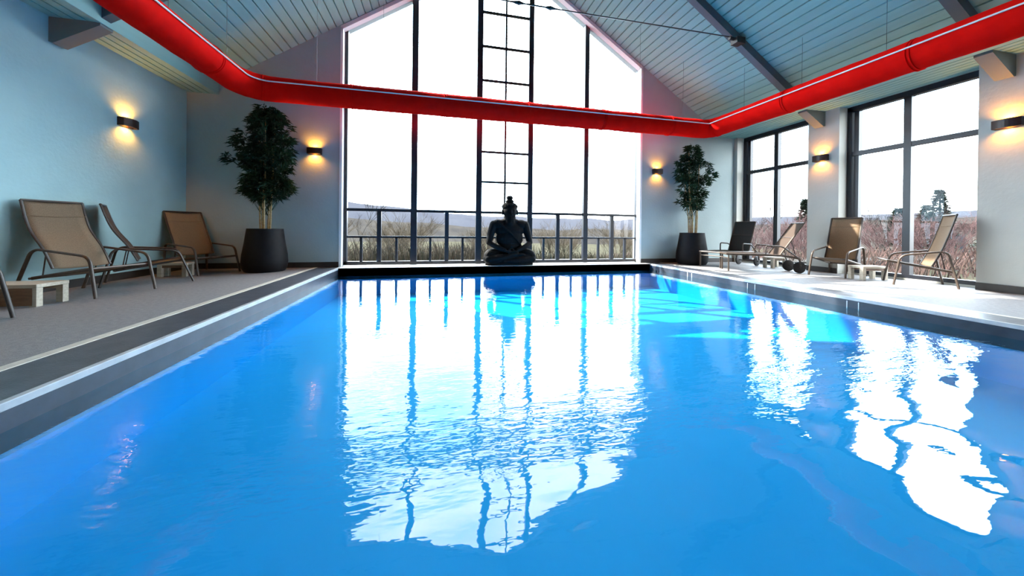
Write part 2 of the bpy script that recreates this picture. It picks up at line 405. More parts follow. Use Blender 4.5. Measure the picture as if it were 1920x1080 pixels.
# rafters, corbels
def rafter(yl, yr, name='roof_rafter'):
    W = 0.11; Dp = 0.155
    rt = empty(name, (CEN, yl, roof(CEN) - Dp))
    for side, xe, ye in ((-1, FL, yl), (1, FR, yr)):
        ym = (yl + yr) / 2
        xs = [0, xe - CEN]
        vs_ = []
        for x, yb in ((0, ym - yl), (xe - CEN, ye - yl)):
            zt = roof(x + CEN) - roof(CEN) + Dp - 0.001; zb = zt - Dp
            vs_ += [(x, yb, zb), (x, yb + W, zb), (x, yb + W, zt), (x, yb, zt)]
        mb = MB().add(vs_, [(0, 1, 5, 4), (1, 2, 6, 5), (2, 3, 7, 6), (3, 0, 4, 7), (0, 3, 2, 1), (4, 5, 6, 7)])
        mb.build('rafter_arm', M['beam'], rt)
    return rt
RY = [(4.64 - 2.09 * k, 4.70 - 2.09 * k) for k in range(5)]
for k, (a, b2) in enumerate(RY):
    r_ = rafter(a, b2)
    if k == 0:
        tag(r_, 'dark grey roof rafter nearest the gable window, holding the tie rod', 'beam', 'roof rafters')
    elif k == 1:
        tag(r_, 'dark grey roof rafter cut off by the upper right corner of the photo', 'beam', 'roof rafters')
    else:
        tag(r_, 'dark grey roof rafter behind the viewer over the near half of the pool', 'beam', 'roof rafters')
def corbel(x, y, s, label):
    # s=+1 : wall on the left side, arm goes to +x
    L_ = 0.45; Hh = 0.27; W = 0.15
    rt = MB().prism([(0, 0), (0, -Hh), (s * 0.04, -Hh - .01), (s * L_, -0.03), (s * L_, 0)], 0, W).build('wall_corbel', M['corbel'])
    rt.location = (x, y, ZE - 0.001)
    tag(rt, label, 'bracket', 'wall corbels under the eaves')
corbel(XL, 4.64, 1, 'triangular corbel high on the left wall under the red duct')
corbel(XR, 4.745, -1, 'triangular corbel above the sconce on the pillar between the two right windows')
corbel(XR, 2.656, -1, 'triangular corbel at the right edge above the nearest wall sconce')
for k in (2, 3, 4):
    corbel(XL, 4.64 - 2.09 * (k - 1), 1, 'triangular corbel on the left wall outside the photo towards the viewer')
    corbel(XR, 4.745 - 2.09 * k, -1, 'triangular corbel on the right wall outside the photo towards the viewer')

# tie rod with turnbuckles and clevis plates
yt = 4.70
tr = empty('tie_rod', (CEN, yt, 4.04))
tag(tr, 'thin steel tie rod with turnbuckles spanning the roof before the gable window', 'tie rod')
XC = 3.66
for sgn in (-1, 1):
    MB().tube([(sgn * 0.42, 0, 0), (sgn * (XC - .12), 0, 0.02)], 0.009, 8).build('rod', M['wire'], tr, True)
    cl = MB().box(sgn * XC - .11, sgn * XC + .06, -0.07, 0.06, -0.09, 0.01)
    cl.tube([(sgn * (XC - .20), 0, 0.0), (sgn * (XC - .10), 0, 0.0)], 0.03, 10)
    cl.build('clevis_plate', M['base'], tr)
    tb = MB().tube([(sgn * 0.10, 0, 0), (sgn * .17, 0, 0), (sgn * .24, 0, 0), (sgn * .33, 0, 0), (sgn * .44, 0, 0)], 0, 10, radii=[0.008, 0.012, 0.03, 0.012, 0.009])
    tb.build('turnbuckle', M['wire'], tr, True)
MB().tube([(-.12, 0, 0), (.12, 0, 0)], 0.012, 8).build('sleeve', M['wire'], tr, True)

# ------------------------------------------------------------------ gable window
win = struct(empty('window_1', (1.37, YW, 0)))
def wbox(nm, x0, x1, z0_, z1, d=0.07, parent=win, y=0.0):
    return MB().box(wx(x0) - 1.37, wx(x1) - 1.37, y - d / 2, y + d / 2, wz(z0_), wz(z1)).build(nm, M['frame'], parent)
fz = lambda x: roof(x) - 0.10      # frame outer top line (in the wall plane)
mull = [(-0.44, 0.115), (0.815, 0.115), (1.885, 0.105), (3.14, 0.10)]
IL, IR = -1.70, 4.43
# outer frame following the gable
fo = MB()
fo.box(wx(IL) - 1.37, wx(IL + .07) - 1.37, -.04, .04, 0.02, wz(fz(IL)))
fo.box(wx(IR - .055) - 1.37, wx(IR) - 1.37, -.04, .04, 0.02, wz(fz(IR)))
fo.box(wx(IL) - 1.37, wx(IR) - 1.37, -.04, .04, 0.02, 0.085)
for xa, xb in ((IL, CEN), (CEN, IR)):
    fo.prism([(wx(xa) - 1.37, wz(fz(xa)) - .07), (wx(xb) - 1.37, wz(fz(xb)) - .07), (wx(xb) - 1.37, wz(fz(xb))), (wx(xa) - 1.37, wz(fz(xa)))], -.04, .04)
fo.build('window_frame', M['frame'], win)
for x, wd in mull: wbox('mullion', x - wd / 2, x + wd / 2, 0.03, fz(x), 0.09)
# transom behind the duct
wbox('transom', IL, IR, 2.97, 3.10, 0.075)
wbox('rail', IL, IR, 1.045, 1.095, 0.06)
wbox('rail', IL, IR, 0.542, 0.580, 0.05)
wbox('glazing_bar', 1.332, 1.370, 1.07, fz(1.35), 0.05)
for z in (1.69, 2.30, 3.75, 4.44, 5.13, 5.82): wbox('glazing_bar', 0.83, 1.885, z - .019, z + .019, 0.045)
eds = [IL] + [m_[0] for m_ in mull] + [IR]
for i in range(5):
    a, c2_ = eds[i], eds[i + 1]
    if i != 2: wbox('post', (a + c2_) / 2 - .038, (a + c2_) / 2 + .038, .05, 1.06, 0.06)
    for q_ in ((.25, .75) if i != 2 else (.5,)):
        xx = a + (c2_ - a) * q_; wbox('post', xx - .022, xx + .022, .05, .56, 0.05)
gl = MB().add([(wx(IL) - 1.37, 0.0, .03), (wx(IR) - 1.37, 0.0, .03), (wx(IR) - 1.37, 0, wz(fz(IR)) - .02), (wx(CEN) - 1.37, 0, wz(fz(CEN)) - .02), (wx(IL) - 1.37, 0, wz(fz(IL)) - .02)], [(0, 1, 2, 3, 4)])
gl.build('glass_pane', M['glass'], win)
# white lining boards of the reveal
tl = MB()
tl.box(OL - .03, OL, YF - .012, YW, 0.004, roof(OL) - .05).box(OL, OL + .012, YF - .012, YW - .04, 0.004, roof(OL) - .09)
tl.box(OR_, OR_ + .035, YF - .012, YF - .001, 0.004, roof(OR_) - .06).box(OR_ - .012, OR_, YF - .012, YW - .04, 0.004, roof(OR_) - .09)
for xa, xb in ((OL - .03, CEN), (CEN, OR_ + .035)):
    tl.prism([(xa, roof(xa) - .095), (xb, roof(xb) - .095), (xb, roof(xb) - .02), (xa, roof(xa) - .02)], YF - .012, YF - .001)
    tl.prism([(xa, roof(xa) - .085), (xb, roof(xb) - .085), (xb, roof(xb) - .07), (xa, roof(xa) - .07)], YF, YW - .04)
struct(tl.build('trim_7', M['white']))

# right windows
def right_window(a, b2, name):
    wn = struct(empty(name, (7.30, (a + b2) / 2, 0)))
    h = (b2 - a) / 2
    fr_ = MB()
    fr_.box(-.05, .05, -h, -h + .07, .03, 2.98).box(-.05, .05, h - .07, h, .03, 2.98)
    fr_.box(-.05, .05, -h, h, .03, .09).box(-.05, .05, -h, h, 2.91, 2.999)
    fr_.build('window_frame', M['frame'], wn)
    fr2 = MB().box(-.02, .06, h - .155, h - .085, .09, 2.91).build('sash_stile', M['frame'], wn)
    MB().box(-.045, .045, -.045, .045, .09, 2.91).build('mullion', M['frame'], wn)
    MB().box(-.04, .04, -h + .07, h - .07, 2.118, 2.19).build('transom', M['frame'], wn)
    MB().add([(0, -h + .06, .08), (0, h - .06, .08), (0, h - .06, 2.92), (0, -h + .06, 2.92)], [(0, 1, 2, 3)]).build('glass_pane', M['glass'], wn)
for i, (a, b2) in enumerate(OPN): right_window(a, b2, 'window_%d' % (i + 2))

# ------------------------------------------------------------------ red fabric air duct
DR, DZ = 0.19, 2.92
DX0, DX1, DY = -2.945, 5.69, 6.0
path = []
def seg(p, q_, st=0.10):
    p, q_ = Vector(p), Vector(q_); n = max(1, int((q_ - p).length / st)); return [p.lerp(q_, i / n) for i in range(n)]
path += seg((DX0, YN + .02, DZ), (DX0, DY - .42, DZ))
for k in range(14):
    a = pi - (pi / 2) * k / 14; path.append(Vector((DX0 + .42 + .42 * cos(a), DY - .42 + .42 * sin(a), DZ)))
path += seg((DX0 + .42, DY, DZ), (DX1 - .22, DY, DZ))
for k in range(8):
    a = pi / 2 - (pi / 2) * k / 8; path.append(Vector((DX1 - .22 + .22 * cos(a), DY - .22 + .22 * sin(a), DZ)))
path += seg((DX1, DY - .22, DZ), (DX1, YN + .02, DZ)); path.append(Vector((DX1, YN + .02, DZ)))
dct = empty('air_duct', (CEN, DY, DZ - DR))
tag(dct, 'red fabric ventilation duct hung round the ceiling with a white rail', 'air duct')
off = Vector((CEN, DY, DZ - DR))
rp_ = [p - off for p in path]
rnd = random.Random(4)
wr_ = [rnd.uniform(-1, 1) for _ in rp_]
def wob(i, a):
    p = rp_[i]
    return 1 + 0.012 * wr_[i] + 0.035 * noise.noise(Vector((p.x * 2.2, p.y * 2.2, a * 0.8)))
MB().tube(rp_, DR, 28, wob=wob).build('duct_sleeve', M['duct'], dct, True)
# seams
def frame_at(i):
    T = (rp_[min(i + 1, len(rp_) - 1)] - rp_[max(i - 1, 0)]).normalized()
    inn = Vector((0, 0, 1)).cross(T)          # horizontal normal
    c_in = Vector((CEN, 1.5, 0)) - (rp_[i] + off); 
    if inn.dot(Vector((c_in.x, c_in.y, 0))) < 0: inn = -inn
    return T, inn
for i in list(range(12, len(rp_) - 4, 15)):
    T, inn = frame_at(i); ring = []
    c0 = rp_[i]
    mb = MB(); n = 28
    ringp = [c0 + (inn * cos(2 * pi * k / n) + Vector((0, 0, 1)) * sin(2 * pi * k / n)) * (DR * 1.012) for k in range(n + 1)]
    mb.tube(ringp, 0.008, 6, caps=False); mb.tube([p + T * .035 for p in ringp], 0.007, 6, caps=False); mb.build('seam_ring', M['duct'], dct, True)
rail = []
for i in range(len(rp_)):
    T, inn = frame_at(i); a = radians(15)
    rail.append(rp_[i] + (inn * cos(a) + Vector((0, 0, 1)) * sin(a)) * (DR * 1.04 + .006))
MB().tube(rail, 0.0105, 8).build('hanging_rail', M['rail'], dct, True)
# thin suspension wires up to the boards
for (x, y) in [(DX1, 0.06), (DX1, 1.06), (DX1, 2.06), (DX1, 3.06), (DX1, 4.06), (DX1, 5.06), (DX0, 5.24), (DX0, 4.24), (DX0, 3.24), (DX0, 2.2), (-1.9, DY), (-0.9, DY), (.1, DY), (2.9, DY), (3.9, DY), (4.9, DY)]:
    inx = 0.14 * (1 if x < 0 else -1) if y != DY else 0
    iny = -0.14 if y == DY else 0
    zt = roof(x + inx) - 0.001
    if y == DY and abs(x - CEN) < 1.6: continue
    MB().tube([Vector((x + inx, y + iny, DZ + .1)) - off, Vector((x + inx, y + iny, zt)) - off], 0.002, 5).build('suspension_wire', M['wire'], dct)

# ------------------------------------------------------------------ wall sconces
def make_sconce():
    rt = empty('wall_sconce', (0, 0, 0))
    # local: wall at y=0, fixture towards -y, bowed front
    pr = []
    for k in range(9):
        t = k / 8; x = -0.115 + .23 * t; pr.append((x, -0.075 - 0.03 * sin(pi * t)))
    pin = [(p[0] * 0.93, p[1] + 0.008) for p in pr]
    outer = [(-.115, 0)] + pr + [(.115, 0)]
    n = len(outer)
    shell = MB()
    ring = outer + [(.107, 0)] + pin[::-1] + [(-.107, 0)]
    shell.prism(ring, -.055, .055, 'z')
    shell.build('shade', M['sconce'], rt)
    MB().box(-.107, .107, -.012, -.0, -.055, .055).build('backplate', M['sconce'], rt)
    MB().box(-.10, .10, -.07, -.012, -.008, .008).build('bulb_block', M['lamp'], rt)
    for s in (1, -1):
        ld = bpy.data.lights.new('sconce_light', 'SPOT'); lo = bpy.data.objects.new('sconce_light', ld); col.objects.link(lo)
        ld.energy = SCE; ld.color = (1.0, 0.37, 0.035); ld.spot_size = radians(140); ld.spot_blend = 0.9; ld.shadow_soft_size = 0.03
        lo.parent = rt; lo.location = (0, -.042, .03 * s)
        lo.rotation_euler = (pi, 0, 0) if s > 0 else (0, 0, 0)
    return rt
SCE = 30.0
sc = make_sconce()
tag(sc, 'dark wall sconce glowing up and down on the left wall, over the tilted-back loungers', 'wall light', 'wall sconces')
sc.location = (XL, 5.552, 2.12); sc.rotation_euler = (0, 0, pi / 2)
copy_thing(sc, (-2.181, YF, 2.112), 0, 'glowing dark sconce on the far wall, left of the gable window beside the taller plant')
copy_thing(sc, (4.906, YF, 2.092), 0, 'glowing dark sconce on the far wall, right of the gable window beside the slimmer plant')
copy_thing(sc, (XR, 4.793, 2.135), -pi / 2, 'glowing dark sconce on the narrow pillar between the two right windows')
copy_thing(sc, (XR, 2.698, 2.143), -pi / 2, 'glowing dark sconce at the right edge, largest and nearest of the lit wall lights')
copy_thing(sc, (XL, 3.2, 2.12), pi / 2, 'dark sconce on the left wall, hidden beyond the left edge of the photo')

# ------------------------------------------------------------------ underwater lamps (round niche lights)
def pool_lamp(x, y, ang, label, e):
    rt = empty('pool_lamp', (x, y, -0.32), ang)
    MB().lathe([(0.0, 0), (0.10, 0), (0.10, .015), (0.08, .02), (0.0, .02)], 0, 0, 24).build('bezel', M['edge'], rt, True).rotation_euler = (pi / 2, 0, 0)
    l_ = MB().lathe([(0.0, .021), (0.07, .021), (0.05, .03), (0, .032)], 0, 0, 24).build('lens', M['plamp'], rt, True); l_.rotation_euler = (pi / 2, 0, 0)
    ld = bpy.data.lights.new('pool_light', 'AREA'); ld.shape = 'DISK'; ld.size = 0.14; ld.energy = e; ld.color = (0.04, 0.75, 1.0)
    lo = bpy.data.objects.new('pool_light', ld); col.objects.link(lo); lo.parent = rt; lo.location = (0, -.05, 0); lo.rotation_euler = (pi / 2, 0, 0)
    tag(rt, label, 'pool light', 'underwater pool lamps')
PLE = 110
for y in (-2.4, -0.9, 0.6): pool_lamp(PL, y, pi / 2, 'round underwater lamp in the left pool wall towards the viewer', PLE)
for y in (-2.4, -0.9, 0.6): pool_lamp(PR, y, -pi / 2, 'round underwater lamp in the right pool wall towards the viewer', PLE)

# small round inlets in the left pool wall
for (y, z, lb) in ((3.22, -0.27, 'small dark round pool inlet in the left wall, farther along'), (2.40, -0.24, 'small dark round pool inlet in the left wall, upper nearer one'), (2.42, -0.42, 'small dark round pool inlet in the left wall, lower nearer one')):
    i_ = MB().lathe([(0, 0), (.035, 0), (.035, .008), (.022, .014), (0, .01)], 0, 0, 20).build('pool_inlet', M['tile'], None, True)
    i_.location = (PL, y, z); i_.rotation_euler = (0, pi / 2, 0); tag(i_, lb, 'pool inlet', 'pool wall inlets')
# pale strips on the right pool edge
for y, lb in ((5.335, 'pale short strip on the right pool edge, farthest pair, far one'), (5.228, 'pale short strip on the right pool edge, farthest pair, near one'), (4.10, 'pale short strip on the right pool edge, middle pair, far one'), (3.98, 'pale short strip on the right pool edge, middle pair, near one'), (2.852, 'pale short strip on the right pool edge, nearest pair, far one'), (2.744, 'pale short strip on the right pool edge, nearest pair, near one')):
    i_ = MB().box(-.003, 0, -.004, .004, -.13, -.04).build('edge_strip', M['white']); i_.location = (PR, y, 0)
    tag(i_, lb, 'pool edge strip', 'pale strips on the pool edge')

# ------------------------------------------------------------------ arm recliners
def lounge_chair(prof, w, label, fabric='sling', metal='metal'):
    rt = empty('lounge_chair')
    tag(rt, label, 'lounge chair')
    g_ = prof; R = 0.0155
    for s in (1, -1):
        y = s * w
        ff, fb, rb, rf = g_['ff'], g_['fb'], g_['rb'], g_['rf']
        splay = s * 0.012
        pth = round_path([(ff[0], y + splay, 0.001), (fb[0] + .015, y, fb[1]), (rb[0] + .01, y, rb[1]), (rf[0], y + splay, 0.001)], 0.085, 8)
        MB().tube(pth, R, 10, flat=(1, 0.8)).build('arm_frame', M[metal], rt, True)
        sf, sr = g_['sf'], g_['sr']
        yi = s * (w - .018)
        MB().tube([(sf[0], yi, sf[1]), (sr[0], yi, sr[1])], 0.014, 8, flat=(1.2, .8)).build('seat_rail', M[metal], rt, True)
        bpts = [(g_['bb'][0], g_['bb'][1]), g_['bm'], g_['bm2'], g_['bt']]
        yb = s * (w * 0.90)
        MB().tube(smooth_path([(p[0], yb, p[1]) for p in bpts], 6), 0.012, 8, flat=(1.1, .8)).build('back_rail', M['dmetal'], rt, True)
        # prop strut from the back rail down to the rear of the seat rail
        bm = g_['bm']; 
        MB().tube([(bm[0] - .005, s * w * .8, bm[1]), (sr[0] + .06, s * w * .8, sr[1] + .02)], 0.006, 6).build('prop_strut', M['dmetal'], rt)
    yi = w * 0.88
    def sling(pts, nm, sag=0.0):
        P = smooth_path(pts, 6); mb = MB(); n = len(P); m_ = 7; vs_ = []
        for i, p in enumerate(P):
            for j in range(m_):
                t = j / (m_ - 1) * 2 - 1
                sg = sag * (1 - t * t)
                vs_.append((p.x - sg * (1 if nm == 'backrest' else 0), t * yi, p.z - sg))
        fs = [(i * m_ + j, i * m_ + j + 1, (i + 1) * m_ + j + 1, (i + 1) * m_ + j) for i in range(n - 1) for j in range(m_ - 1)]
        o = mb.add(vs_, fs).build(nm, M[fabric], rt, True)
        sol = o.modifiers.new('t', 'SOLIDIFY'); sol.thickness = 0.005; sol.offset = 0
        return o
    bpts = [(g_['bb'][0], 0, g_['bb'][1]), (g_['bm'][0], 0, g_['bm'][1]), (g_['bm2'][0], 0, g_['bm2'][1]), (g_['bt'][0], 0, g_['bt'][1])]
    sling(bpts, 'backrest', 0.012)
    sf, sr, b0 = g_['sf'], g_['sr'], g_['bb']
    sl = (sf[1] - sr[1]) / (sf[0] - sr[0])
    zl = lambda u: sr[1] + (u - sr[0]) * sl
    sling([(sf[0] - .01, 0, sf[1] + .008), ((sf[0] + b0[0]) / 2, 0, zl((sf[0] + b0[0]) / 2) + .004), (b0[0] + .01, 0, zl(b0[0]) + .01)], 'seat', 0.02)
    bt = g_['bt']
    MB().tube([(bt[0], -w * .90, bt[1]), (bt[0], w * .90, bt[1])], 0.012, 8).build('crossbar', M['dmetal'], rt, True)
    MB().tube([(sf[0], -w, sf[1]), (sf[0], w, sf[1])], 0.013, 8).build('crossbar', M[metal], rt, True)
    MB().tube([(sr[0], -w, sr[1]), (sr[0], w, sr[1])], 0.012, 8).build('crossbar', M['dmetal'], rt, True)
    # stitched headrest band
    b3 = Vector((g_['bm2'][0], 0, g_['bm2'][1])).lerp(Vector((bt[0], 0, bt[1])), 0.45)
    MB().tube([(b3.x + .004, -yi, b3.z), (b3.x + .004 - .012, 0, b3.z - .01), (b3.x + .004, yi, b3.z)], 0.0035, 6).build('stitched_seam', M[fabric], rt, True)
    return rt

R4p = dict(ff=(.297, 0), fb=(.218, .426), rb=(-.209, .501), rf=(-.288, 0), sf=(.352, .341), sr=(-.245, .221), bb=(-.065, .285), bm=(-.141, .486), bm2=(-.211, .732), bt=(-.274, .999))
R3p = dict(ff=(.414, 0), fb=(.306, .415), rb=(-.284, .499), rf=(-.336, 0), sf=(.316, .30), sr=(-.253, .192), bb=(-.067, .291), bm=(-.144, .471), bm2=(-.216, .731), bt=(-.301, .997))
L1p = dict(ff=(.42, 0), fb=(.324, .417), rb=(-.236, .49), rf=(-.411, 0), sf=(.339, .293), sr=(-.253, .192), bb=(-.057, .291), bm=(-.15, .48), bm2=(-.296, .698), bt=(-.38, .978))
L3p = dict(ff=(.46, 0), fb=(.33, .41), rb=(-.33, .458), rf=(-.33, 0), sf=(.40, .258), sr=(-.253, .192), bb=(-.10, .283), bm=(-.17, .46), bm2=(-.29, .69), bt=(-.42, .955))
L2p = dict(ff=(.427, 0), fb=(.266, .415), rb=(-.275, .455), rf=(-.362, 0), sf=(.323, .292), sr=(-.253, .192), bb=(-.067, .291), bm=(-.15, .48), bm2=(-.277, .699), bt=(-.362, .975))
c = lounge_chair(R4p, .236, 'tan recliner in side view before the right window, nearest the right edge'); c.location = (6.812, 3.364, 0); c.rotation_euler = (0, 0, 2.27)
c = lounge_chair(R3p, .226, 'orange-tan armchair recliner facing the pool in front of the right pillar'); c.location = (6.775, 4.33, 0); c.rotation_euler = (0, 0, 3.366)
c = lounge_chair(L1p, .265, 'large beige recliner nearest on the left deck, beside the low whitewashed table'); c.location = (-3.645, 4.468, 0); c.rotation_euler = (0, 0, -.215)
c = lounge_chair(L2p, .25, 'recliner by the left wall seen edge-on from behind, dark narrow curved back', 'sling_b', 'dmetal'); c.location = (-3.66, 5.22, 0); c.rotation_euler = (0, 0, .58)  # shading of the back is put in by the darker sling colour
c = lounge_chair(L3p, .27, 'brown recliner in the far left corner beside the big dark planter'); c.location = (-3.655, 6.20, 0); c.rotation_euler = (0, 0, -.52)
c = lounge_chair(L1p, .265, 'recliner cut off by the left edge of the photo, only a dark front leg showing', 'sling', 'dmetal'); c.location = (-3.63, 3.08, 0); c.rotation_euler = (0, 0, .1)

# ------------------------------------------------------------------ wheeled chaise loungers
def chaise(label, fabric, w=.25, head=(1.24, .93)):
    rt = empty('chaise_lounger'); tag(rt, label, 'sun lounger')
    zr = .316
    for s in (1, -1):
        y = s * w
        MB().tube([(0.02, y, zr), (.7, y, zr + .002), (1.02, y, zr - .006), (1.26, y, zr - .045)], 0.016, 8, flat=(1.2, .8)).build('side_rail', M['metal'], rt, True)
        MB().tube([(.05, y, 0.001), (.05, y, zr)], 0.015, 8).build('leg', M['metal'], rt, True)
        MB().tube(round_path([(.71, y, zr), (.71, y, .49), (.99, y, .475), (1.27, y, .27), (1.30, y, .13)], .05, 5), 0.0125, 8).build('arm_frame', M['dmetal'], rt, True)
        wl = MB(); wl.lathe([(0, -.018), (.09, -.018), (.105, -.01), (.105, .01), (.09, .018), (0, .018)], 0, 0, 28)
        o = wl.build('wheel', M['rubber'], rt, True); o.rotation_euler = (pi / 2, 0, 0); o.location = (1.30, s * (w - .045), .106)
        MB().tube([(.96, s * w * .9, zr), (head[0], s * w * .9, head[1])], 0.013, 8).build('back_rail', M['dmetal'] if fabric == 'sling' else M['metal'], rt, True)
        MB().tube([(.96 + (head[0] - .96) * .5, s * w * .75, zr + (head[1] - zr) * .5), (1.25, s * w * .75, zr - .04)], 0.006, 6).build('prop_strut', M['dmetal'], rt)
    MB().box(.03, .96, -w * .92, w * .92, zr - .003, zr + .004).build('seat', M[fabric], rt)
    b1 = Vector((.96, 0, zr)); b2_ = Vector((head[0], 0, head[1])); nrm = Vector((-(b2_.z - b1.z), 0, b2_.x - b1.x)).normalized() * .003
    vs_ = []
    for p in (b1 - nrm, b2_ - nrm, b2_ + nrm, b1 + nrm): vs_ += [(p.x, -w * .88, p.z), (p.x, w * .88, p.z)]
    MB().add(vs_, [(0, 1, 3, 2), (2, 3, 5, 4), (4, 5, 7, 6), (6, 7, 1, 0), (0, 2, 4, 6), (1, 7, 5, 3)]).build('backrest', M[fabric], rt)
    MB().tube([(head[0], -w * .9, head[1]), (head[0], w * .9, head[1])], .013, 8).build('crossbar', M['dmetal'], rt, True)
    pm = b1.lerp(b2_, .55)
    MB().tube([(pm.x - .006, -w * .88, pm.z), (pm.x - .006, w * .88, pm.z)], .007, 6).build('crossbar', M['dmetal'], rt, True)
    MB().tube([(0.02, -w, zr), (0.02, w, zr)], .015, 8).build('crossbar', M['metal'], rt, True)
    MB().tube([(.05, -w, .24), (.05, w, .24)], .010, 8).build('crossbar', M['metal'], rt, True)
    MB().tube([(1.30, -w, .106), (1.30, w, .106)], .010, 8).build('axle', M['dmetal'], rt, True)
    return rt
c = chaise('long chaise lounger in side profile with wheels, straight raised back, before the farther right window', 'sling_b', .23, (1.36, .90)); c.location = (5.40, 5.36, 0); c.rotation_euler = (0, 0, -.50); c.scale = (.90, 1, 1)
c = chaise('chaise lounger with charcoal mesh back and pale frame beside the right planter', 'sling_d', .23, (1.20, .95)); c.location = (5.42, 5.68, 0); c.rotation_euler = (0, 0, .22)

# ------------------------------------------------------------------ low tables
def low_table(lx, ly, h, label, panel=False):
    rt = empty('low_table'); tag(rt, label, 'side table')
    MB().box(-lx / 2, lx / 2, -ly / 2, ly / 2, h - .032, h).build('table_top', M['wood_w'], rt, bevel=.003)
    for sx in (1, -1):
        for sy in (1, -1):
            x0 = sx * (lx / 2 - .028); y0 = sy * (ly / 2 - .028)
            MB().box(x0 - .026, x0 + .026, y0 - .026, y0 + .026, 0, h - .033).build('leg', M['wood_w'], rt, bevel=.002)
    for sy in (1, -1):
        MB().box(-lx / 2 + .055, lx / 2 - .055, sy * (ly / 2 - .02) - .01, sy * (ly / 2 - .02) + .01, h - .07, h - .033).build('apron', M['wood_b'] if not panel else M['wood_w'], rt)
    if panel:
        # solid board with a hand hole on the long side
        y = -ly / 2 - .002
        cx_, cz_, r_, n = .10, h * .45, .016, 16
        x0, x1, z0_, z1 = -lx / 2 + .01, lx / 2 - .03, .012, h - .034
        vs_ = []; 
        for yy_ in (y, y + .012):
            vs_ += [(x0, yy_, z0_), (x1, yy_, z0_), (x1, yy_, z1), (x0, yy_, z1)]
            vs_ += [(cx_ + r_ * cos(2 * pi * k / n), yy_, cz_ + r_ * sin(2 * pi * k / n)) for k in range(n)]
        fs = []
        for o2 in (0, 4 + n):
            # corners: k ranges -> quadrant fans
            for k in range(n):
                qd = int(((k + .5) / n) * 4)   # 0: +x+z, 1: -x+z, 2: -x-z, 3: +x-z
                cr = (2, 3, 0, 1)[qd]
                fs.append((o2 + 4 + k, o2 + 4 + (k + 1) % n, o2 + cr))
            for kk, c1, c2_ in ((0, 1, 2), (n // 4, 2, 3), (n // 2, 3, 0), (3 * n // 4, 0, 1)):
                fs.append((o2 + 4 + kk, o2 + c1, o2 + c2_))
        for k in range(n):
            fs.append((4 + k, 4 + (k + 1) % n, 4 + n + 4 + (k + 1) % n, 4 + n + 4 + k))
        o2 = 4 + n
        fs += [(0, 1, o2 + 1, o2), (1, 2, o2 + 2, o2 + 1), (2, 3, o2 + 3, o2 + 2), (3, 0, o2, o2 + 3)]
        MB().add(vs_, fs).build('side_panel', M['wood_b'], rt)['label'] = 'brown side panel with a round hand hole'
    return rt
c = low_table(.44, .22, .215, 'low whitewashed wooden table between the tan recliner and the orange one'); c.location = (6.72, 3.895, 0); c.rotation_euler = (0, 0, -.13)
c = low_table(.56, .27, .20, 'low whitewashed table with brown side panel at the left edge', True); c.location = (-3.74, 3.925, 0); c.rotation_euler = (0, 0, 0.0)
c = low_table(.34, .19, .20, 'small pale low table between the two farther left recliners'); c.location = (-3.69, 5.76, 0); c.rotation_euler = (0, 0, 0.05)
c = low_table(.36, .22, .22, 'low dark-legged table standing by the farther right window behind the chaise'); c.location = (6.86, 5.50, 0); c.rotation_euler = (0, 0, 0.0)

